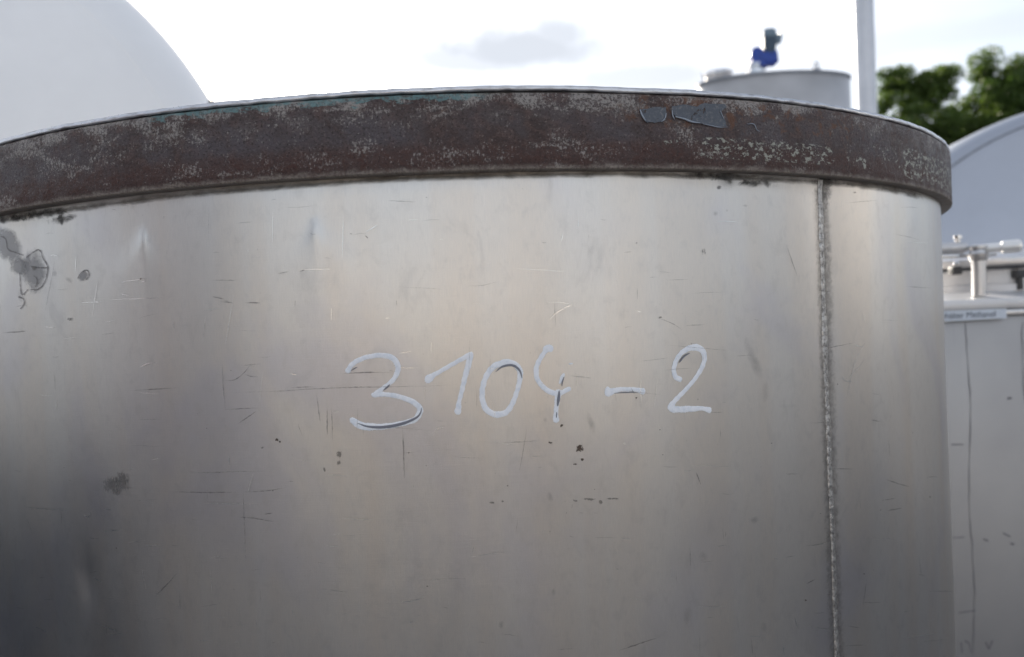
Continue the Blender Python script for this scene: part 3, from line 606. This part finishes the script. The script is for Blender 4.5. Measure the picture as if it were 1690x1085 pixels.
# gear motor
k = Yb/F
def rel(x, y, dy=0.): v = sub(tb, at(x, y, Yb-.25)); v.y += dy; return v
bm = bmesh.new(); c0 = rel(1248, 119); lathe(bm, [(14*k, -.07), (14*k, .01), (11*k, .02), (11*k, .05), (15*k, .055), (15*k, .085)], c0, (0, 0, 1), 24); from_bm('motor_stool', bm, tb, M_bright, 'auto')
bm = bmesh.new(); box(bm, rel(1249, 100), (20*k, 22*k, 23*k), Matrix.Rotation(-.07, 3, 'Y'), .02); box(bm, rel(1269, 97), (26*k, 20*k, 21*k), Matrix.Rotation(-.1, 3, 'Y'), .025); lathe(bm, [(11*k, -10*k), (11*k, 8*k), (8*k, 11*k)], rel(1247, 92), (0, 1, 0), 24); lathe(bm, [(15*k, -3*k), (15*k, 3*k)], rel(1250, 109), (.1, 0, 1), 24); box(bm, rel(1273, 107), (12*k, 14*k, 5*k), None, .01)
gb = from_bm('gearbox', bm, tb, M_blue, 'auto')
bm = bmesh.new(); axm = Vector((.06, 0, 1)); mb = rel(1269, 88)
lathe(bm, [(12*k, -1*k), (12*k, 1.5*k), (9.6*k, 2*k), (9.6*k, 24*k)], mb, axm, 28)
for i in range(20):
    a_ = i*2*math.pi/20; x_, y_, z_ = frame(axm); dv = x_*math.cos(a_)+y_*math.sin(a_)
    box(bm, mb+z_*13*k+dv*10*k, (1.4*k, 1.4*k, 21*k), Matrix.Rotation(.06, 3, 'Y'))
from_bm('motor', bm, tb, M_motor, 'auto')
bm = bmesh.new(); lathe(bm, [(10.6*k, 24*k), (11*k, 26*k), (11*k, 34*k), (9.5*k, 37*k), (5*k, 38*k)], mb, axm, 28); from_bm('fan_cover', bm, tb, M_grey, 'auto')
bm = bmesh.new(); box(bm, rel(1284, 65), (9*k, 12*k, 14*k), Matrix.Rotation(.1, 3, 'Y'), .01); box(bm, rel(1288, 60), (3*k, 13*k, 16*k), Matrix.Rotation(.1, 3, 'Y'), .005); from_bm('terminal_box', bm, tb, M_grey)
bm = bmesh.new(); l0 = rel(1347, 115.5); tube(bm, [l0+Vector((.034*math.cos(s)*.8, 0, .045+.045*math.sin(s))) for s in [R(-90+i*24) for i in range(16)]], .012, 8); box(bm, l0, (.09, .05, .03)); from_bm('lifting_eye', bm, tb, M_seam, True)

# ---- pole
Yp = 5.0; pl = at(1430.5, 180, Yp); rp = 15.8/F*Yp
po = thing('steel_pole', 'tall smooth pale grey steel pole standing between the stirred tank and the trees', 'pole', (pl.x, pl.y, 0))
bm = bmesh.new(); lathe(bm, [(rp, .02), (rp, 7.5)], n=40); from_bm('shaft', bm, po, M_galv, 'auto')
bm = bmesh.new(); lathe(bm, [(rp*1.02, 7.5), (rp*1.05, 7.51), (rp*.5, 7.56)], n=24); from_bm('cap', bm, po, M_dull, 'auto')
bm = bmesh.new(); box(bm, (0, 0, .012), (.3, .3, .02)); from_bm('base_plate', bm, po, M_dull)

# ---- container with manhole at right
Yc = 2.0; zc = at(1560, 497, Yc).z; xl, xr = 1.0, 2.15; yaw = -.03
ct = thing('steel_container', 'square stainless container with clamped manhole and pipe handle on top at the right edge', 'container', (xl, Yc, 0))
Mrot = Matrix.Rotation(.05, 3, 'Z')
m_cont, t = mat('scuffed_container_steel'); o_ = t.add('ShaderNodeTexCoord').outputs['Object']
a = t.noise(o_, 2.5, 4, .5); st = t.noise(t.scale(o_, 55, 55, 2.2), 1, 4, .6, .2); hs = t.noise(t.scale(o_, 6, 6, 160), 1, 4, .6)
col = t.mix(t.ramp(a, .3, .7), (.36, .36, .37), (.42, .42, .425)); col = t.mix(t.ramp(st, .64, .75, 0, .45), col, (.30, .30, .33)); col = t.mix(t.ramp(hs, .68, .8, 0, .3), col, (.4, .4, .42))
t.P(col=col, metal=.75, rough=.48, nor=t.bump(t.m('ADD', hs, a), .12, .002))
def L(p): return Mrot @ Vector(p)
bm = bmesh.new(); box(bm, L(((xr-xl)/2, .45, zc/2+.015)), (xr-xl, .9, zc-.07), Mrot, .02); from_bm('container_body', bm, ct, m_cont, 'auto')
bm = bmesh.new(); box(bm, L(((xr-xl)/2, .45, zc-.0135)), (xr-xl+.02, .92, .027), Mrot, .004); from_bm('top_plate', bm, ct, M_cplate if False else M_dull, 'auto')
bm = bmesh.new(); box(bm, L(((xr-xl)/2, -.006, zc-.036)), (xr-xl+.012, .012, .016), Mrot, .003); from_bm('rim_band', bm, ct, M_steel, 'auto')
for i in range(2):
    for j in range(2):
        bm = bmesh.new(); box(bm, L((.07+i*(xr-xl-.14), .07+j*.76, .04)), (.07, .07, .08), Mrot); from_bm('foot', bm, ct, M_dull)
def cpt(x, y, Y): return sub(ct, at(x, y, Y))
bm = bmesh.new(); q0 = [(0, .002, zc+.0005), (xr-xl, .002, zc+.0005), (xr-xl, .16, zc+.019), (0, .16, zc+.019), (xr-xl, .88, zc+.021), (0, .88, zc+.021)]
vv_ = [bm.verts.new(L(p)) for p in q0]; lo_ = [bm.verts.new(L((p[0], p[1], zc-.002))) for p in (q0[0], q0[1], q0[4], q0[5])]
bm.faces.new(vv_[:4]); bm.faces.new((vv_[3], vv_[2], vv_[4], vv_[5])); bm.faces.new((lo_[1], lo_[2], vv_[4], vv_[2], vv_[1])); bm.faces.new((lo_[0], vv_[0], vv_[3], vv_[5], lo_[3])); bm.faces.new((lo_[2], lo_[3], vv_[5], vv_[4])); bm.faces.new((lo_[0], lo_[1], vv_[1], vv_[0]))
bmesh.ops.recalc_face_normals(bm, faces=bm.faces); from_bm('sloped_top', bm, ct, M_dull)
# streak marks on the body are modelled as thin dried runs
F_run = paint('dried_run', (.20, .20, .21), .6, .1)
for x0 in (1596, 1689, 1640):
    bm = bmesh.new(); y = 532; pts = []
    while y < (1085 if x0 != 1640 else 700):
        yy = Yc+.05*(at(x0, y, Yc).x-xl)-.0008; p = at(x0+(y-532)*.022+2.5*math.sin(y*.021+x0)+rng.normal(0, .5), y, yy); pts.append(p-ct.location); y += 9
    if x0 != 1640:
        for i in range(len(pts)-1):
            w_ = .0009*(1+.5*math.sin(i*.7)); a1, b1 = pts[i], pts[i+1]; bm.faces.new([bm.verts.new(v) for v in (a1+Vector((-w_, 0, 0)), a1+Vector((w_, 0, 0)), b1+Vector((w_, 0, 0)), b1+Vector((-w_, 0, 0)))])
        bmesh.ops.remove_doubles(bm, verts=bm.verts, dist=.0002); from_bm('dried_run', bm, ct, F_run)
    else: bm.free()
def face_dab(pts, w_):
    bm = bmesh.new(); q = []
    for (x, y) in pts:
        yy = Yc+.05*(at(x, y, Yc).x-xl)-.0009; q.append(at(x, y, yy)-ct.location)
    for a1, b1 in zip(q, q[1:]):
        d = (b1-a1).normalized(); nn = Vector((-d.z, 0, d.x))*w_; bm.faces.new([bm.verts.new(v) for v in (a1-nn, a1+nn, b1+nn, b1-nn)])
    from_bm('scuff_mark', bm, ct, F_run)
for pts, w_ in (([(1586, 1060), (1588, 1078)], .002), ([(1592, 1058), (1600, 1062), (1603, 1078)], .0022), ([(1627, 1060), (1632, 1072), (1638, 1058)], .0024), ([(1663, 658), (1670, 657)], .003), ([(1655, 880), (1668, 886)], .0018), ([(1668, 897), (1674, 899)], .003), ([(1573, 888), (1592, 887)], .0012), ([(1623, 890), (1631, 893)], .0022), ([(1582, 1012), (1610, 1008)], .0014), ([(1570, 734), (1590, 734)], .0014)): face_dab(pts, w_)
# label strip
lx = lambda x, y, e: at(x, y, Yc+.05*(at(x, y, Yc).x-xl)-e)-ct.location
bm = bmesh.new(); cs = [(1535, 514.5), (1661, 509.5), (1661.5, 525.5), (1535, 532.5)]; fr_ = [bm.verts.new(lx(x, y, .0160)) for x, y in cs]; bk_ = [bm.verts.new(lx(x, y, .0132)) for x, y in cs]
bm.faces.new(fr_[::-1])
for i in range(4): bm.faces.new((fr_[i], fr_[(i+1) % 4], bk_[(i+1) % 4], bk_[i]))
bmesh.ops.recalc_face_normals(bm, faces=bm.faces); lab = from_bm('name_label', bm, ct, M_label)
cu = bpy.data.curves.new('label_text', 'FONT'); cu.body = 'Behälter Methanol'; cu.extrude = .0; cu.size = 1
tmp = bpy.data.objects.new('tmp_text', cu); C.objects.link(tmp); bpy.context.view_layer.update()
me = bpy.data.meshes.new_from_object(tmp.evaluated_get(bpy.context.evaluated_depsgraph_get())); bpy.data.objects.remove(tmp)
xs = [v.co.x for v in me.vertices]; ys = [v.co.y for v in me.vertices]; x0_, x1_, y1_ = min(xs), max(xs), max(ys)
pa, pb, pcn = lx(1547.5, 527.2, .0166), lx(1643, 522.6, .0166), lx(1547.5, 517.6, .0166)
for v_ in me.vertices:
    fx_, fy_ = (v_.co.x-x0_)/(x1_-x0_), v_.co.y/y1_; v_.co = pa+(pb-pa)*fx_+(pcn-pa)*fy_
me.name = 'label_text'; lt = link('label_text', me, lab, M_ink); lt['label'] = 'dark printed words Behälter Methanol'
# manhole
mc = at(1640, 470, 2.38); mc = Vector((mc.x, mc.y, zc+.02)); mo = mc-ct.location
kk = 2.2/F
bm = bmesh.new(); lathe(bm, [(.215, -.001), (.215, .018), (.20, .02), (.20, .058), (.215, .06), (.215, .068)], mo, (0, 0, 1), 64); from_bm('manhole_neck', bm, ct, M_dull, 'auto')
bm = bmesh.new(); lathe(bm, [(.222, .069), (.224, .076), (.222, .092), (.19, .104), (.10, .116), (.01, .12)], mo, (0, 0, 1), 64); from_bm('manhole_lid', bm, ct, M_steel, 'auto')
bm = bmesh.new(); lathe(bm, [(.216, .060), (.228, .062), (.228, .069), (.216, .0695)], mo, (0, 0, 1), 64); from_bm('lid_gasket', bm, ct, M_dark, 'auto')
for j, (x_, y_) in enumerate(((1576, 440), (1682, 445))):
    p = cpt(x_, y_, 2.17); bm = bmesh.new(); box(bm, p+Vector((0, 0, -.012)), (.026, .03, .022), None, .003); box(bm, p+Vector((0, 0, -.03 if j else -.008)), (.010, .02, .05 if j else .01), None, .002); from_bm('lid_clamp', bm, ct, M_dark, 'auto')
    bm = bmesh.new(); lathe(bm, [(.001, -.001), (.008, 0), (.009, .004), (.006, .009), (.001, .011)], p+Vector((.004, 0, .004)), (0, 0, 1), 16); from_bm('clamp_nut', bm, ct, M_bright, True)
bm = bmesh.new(); b0, b1 = cpt(1616, 488, 2.07), cpt(1615, 428, 2.07); tube(bm, [b0, b1], .0165, 32); from_bm('standpipe', bm, ct, M_steel, 'auto')
bm = bmesh.new(); lathe(bm, [(.021, -.004), (.023, .004), (.024, .014), (.020, .020), (.020, .024), (.025, .027), (.025, .034), (.012, .038)], b1, (0, 0, 1), 32); from_bm('pipe_collar', bm, ct, M_steel, 'auto')
bm = bmesh.new(); h0, h1 = cpt(1612, 412, 2.07), cpt(1684, 406, 2.02); d = h1-h0; x_, y_, z_ = frame(d)
tube(bm, [h0, h0+d*.55, h0+d*.6, h0+d*.98, h0+d*1.04, h0+d*1.06], [.0115, .012, .0165, .0165, .011, .003], 24); from_bm('handle_bar', bm, ct, steel('white_satin_tube', (.85, .85, .84), .38, .03, metal=.45), 'auto')
bm = bmesh.new(); g0, g1 = cpt(1530, 412, 2.12), cpt(1596, 409, 2.10); tube(bm, [g0, g0+(g1-g0)*.9, g0+(g1-g0)*.91, g1], [.0155, .0155, .012, .012], 24); from_bm('hinge_tube', bm, ct, M_dull, 'auto')
bm = bmesh.new(); n0 = cpt(1581, 401, 2.11); lathe(bm, [(.006, 0), (.006, .008), (.0105, .010), (.0105, .019), (.006, .021)], n0, (0, 0, 1), 20); from_bm('hinge_bolt', bm, ct, M_bright, 'auto')
bm = bmesh.new(); box(bm, cpt(1590, 423, 2.12), (.15, .05, .008), None, .002); from_bm('hinge_plate', bm, ct, M_bright, 'auto')

# ---- trees
m_leaf, t = mat('leaf_green'); oi = t.add('ShaderNodeAttribute', attribute_name='tone').outputs['Fac']
lc = t.mix(oi, (.035, .07, .014), (.10, .145, .035)); t.P(col=lc, rough=.5, spec=.4)
tr = t.add('ShaderNodeBsdfTranslucent'); t.put(tr.inputs[0], t.mix(oi, (.09, .17, .02), (.24, .34, .06)))
mx = t.add('ShaderNodeMixShader'); mx.inputs[0].default_value = .35; t.l.new(t.b.outputs[0], mx.inputs[1]); t.l.new(tr.outputs[0], mx.inputs[2]); t.l.new(mx.outputs[0], t.n['Material Output'].inputs[0])
M_bark = paint('bark', (.07, .055, .04), .85, .3)
def tree(px, top, Y, halfw, label, seed, nclump, leaf=.085):
    r = np.random.default_rng(seed); b = at(px, 480, Y); zt_ = at(px, top, Y).z; hw = halfw/F*Y
    root = thing('leafy_tree', label, 'tree', (b.x, b.y, 0), 'trees beyond the yard')
    bm = bmesh.new(); tube(bm, [(0, 0, 0), (.05, 0, zt_*.25), (-.05, .1, zt_*.5), (.05, 0, zt_*.82)], [.26, .2, .14, .04], 10); from_bm('trunk', bm, root, M_bark, True)
    cl = []
    H = zt_*.40
    for i in range(nclump):
        while True:
            q = r.uniform(-1, 1, 3)
            if (np.abs(q)**2.5).sum() < 1: break
        wq = 1; cl.append((q[0]*hw*wq, q[1]*hw*wq*.8, zt_-H+q[2]*H*(.9 if r.random() < .8 else 1.0)))
    for i in range(22):                                             # leading shoots
        cl.append((r.uniform(-.7, .7)*hw, r.uniform(-.4, .4)*hw, zt_-r.uniform(-.05, .3)*hw))
    for i in range(0, nclump, 6):
        bm = bmesh.new(); e = Vector(cl[i]); s = Vector((0, 0, max(zt_*.3, e.z-hw*.9))); tube(bm, [s, s.lerp(e, .5)+Vector((0, 0, .1)), e], [.07, .045, .015], 6); from_bm('limb', bm, root, M_bark, True)
    vs, tone = [], []
    for (cx__, cy__, cz__) in cl:
        rad_ = r.uniform(.3, .6)*hw/2.2; nl = int(330*(rad_/.5)**1.7)+80; base = r.uniform(.1, .8)
        pp = r.normal(0, 1, (nl, 3)); pp /= np.linalg.norm(pp, axis=1)[:, None]; pp *= (r.uniform(0, 1, (nl, 1))**.45)*rad_*np.array([1, 1, .75])
        for p in pp:
            c_ = np.array([cx__, cy__, cz__])+p; d1 = r.normal(0, 1, 3); d1 /= np.linalg.norm(d1); d2 = np.cross(d1, r.normal(0, 1, 3)); d2 /= np.linalg.norm(d2); s = leaf*r.uniform(.6, 1.2)
            vs += [c_-d1*s, c_+d2*s*.45, c_+d1*s, c_-d2*s*.45]; tone += [min(1, max(0, base+r.normal(0, .2)))]*4
    for i in range(int(nclump*70)):
        q = r.uniform(-1, 1, 3)
        if (np.abs(q)**2.5).sum() > 1: continue
        gx = math.sin(q[0]*9+seed)*math.sin(q[2]*8+q[1]*5+seed*2)+.5*math.sin(q[0]*19+q[2]*17)
        if gx < -.3: continue
        c_ = np.array([q[0]*hw, q[1]*hw*.8, zt_-H+q[2]*H*.92]); d1 = r.normal(0, 1, 3); d1 /= np.linalg.norm(d1); d2 = np.cross(d1, r.normal(0, 1, 3)); d2 /= np.linalg.norm(d2); s = leaf*r.uniform(.7, 1.4)
        vs += [c_-d1*s, c_+d2*s*.5, c_+d1*s, c_-d2*s*.5]; tone += [min(1, max(0, .35+.3*gx+r.normal(0, .2)))]*4
    n = len(vs)//4; me = bpy.data.meshes.new('crown'); me.from_pydata([tuple(v) for v in vs], [], np.arange(4*n).reshape(n, 4).tolist())
    a_ = me.attributes.new('tone', 'FLOAT', 'POINT'); a_.data.foreach_set('value', tone); link('crown', me, root, m_leaf)
tree(1530, 122, 30, 92, 'green leafy tree with sky gaps just right of the grey pole', 3, 160)
tree(1715, 100, 30, 125, 'taller dark green leafy tree at the upper right corner', 5, 195)
tree(1600, 252, 33, 80, 'low green tree filling the dip between the two taller trees', 9, 90)

# ---- unseen things added round the camera to shape the steel's reflections: hall
hall = thing('added_hall', 'long low beige hall added unseen behind the camera for a warm reflection in the tank', 'building', (0, -34, 0))
M_hall = paint('added_hall_beige', (.52, .45, .38), .6, .05)
bm = bmesh.new(); box(bm, (2, 0, 1.6), (46, 10, 3.2)); from_bm('added_hall_wall', bm, hall, M_hall)
bm = bmesh.new(); box(bm, (2, 0, 3.3), (46.6, 10.6, .2)); from_bm('added_hall_roof', bm, hall, M_dull)

nb = thing('added_container', 'low dark blue container added out of frame left of the tank to darken its left flank', 'container', (-3.1, 1.2, 0))  # added out of view so the lower left of the shell reflects dark
M_nb = paint('added_container_blue', (.055, .065, .085), .5)
bm = bmesh.new(); box(bm, (0, 0, .63), (1.4, 2.6, 1.02), None, .03); from_bm('container_body', bm, nb, M_nb, 'auto')
bm = bmesh.new(); box(bm, (0, 0, 1.165), (1.46, 2.66, .05), None, .01); from_bm('added_container_lid', bm, nb, M_nb, 'auto')
for i in (-1, 1):
    for j in (-1, 1):
        bm = bmesh.new(); box(bm, (i*.5, j*1.1, .058), (.1, .1, .115)); from_bm('foot', bm, nb, M_dark)
M_mauve = paint('added_tank_mauve', (.15, .14, .17), .5)  # dark tone picked to reflect as a dark column in the shell
for (x, y, r_, h_, lab_) in ((-5.7, -2.35, 1.2, 3.6, 'tall dark mauve grey tank added unseen far left behind the camera to reflect as a dark column'), (3.9, .6, .75, 2.5, 'plain upright steel tank added unseen right of the camera to darken the reflection at the right edge'), (4.4, -4.5, .9, 2.2, 'plain upright steel tank added unseen behind the camera to the right for its reflection')):  # unseen tanks, added so the shell reflects upright bands
    ut = thing('added_tank', lab_, 'tank', (x, y, 0), 'unseen tanks added for reflections')
    bm = bmesh.new(); lathe(bm, [(r_*.6, .22), (r_, .40), (r_, h_)], n=64); from_bm('tank_wall', bm, ut, M_mauve if r_ > 1 else M_dull, 'auto')
    bm = bmesh.new(); lathe(bm, [(r_*1.01, h_-.02), (r_*1.01, h_+.01), (r_*.7, h_+.14), (.02, h_+.2)], n=64); from_bm('tank_roof', bm, ut, M_dull, 'auto')
    for k in range(3):
        bm = bmesh.new(); q = k*2.094+.3; box(bm, (r_*.8*math.cos(q), r_*.8*math.sin(q), .19), (.08, .08, .38)); from_bm('leg', bm, ut, M_dull)
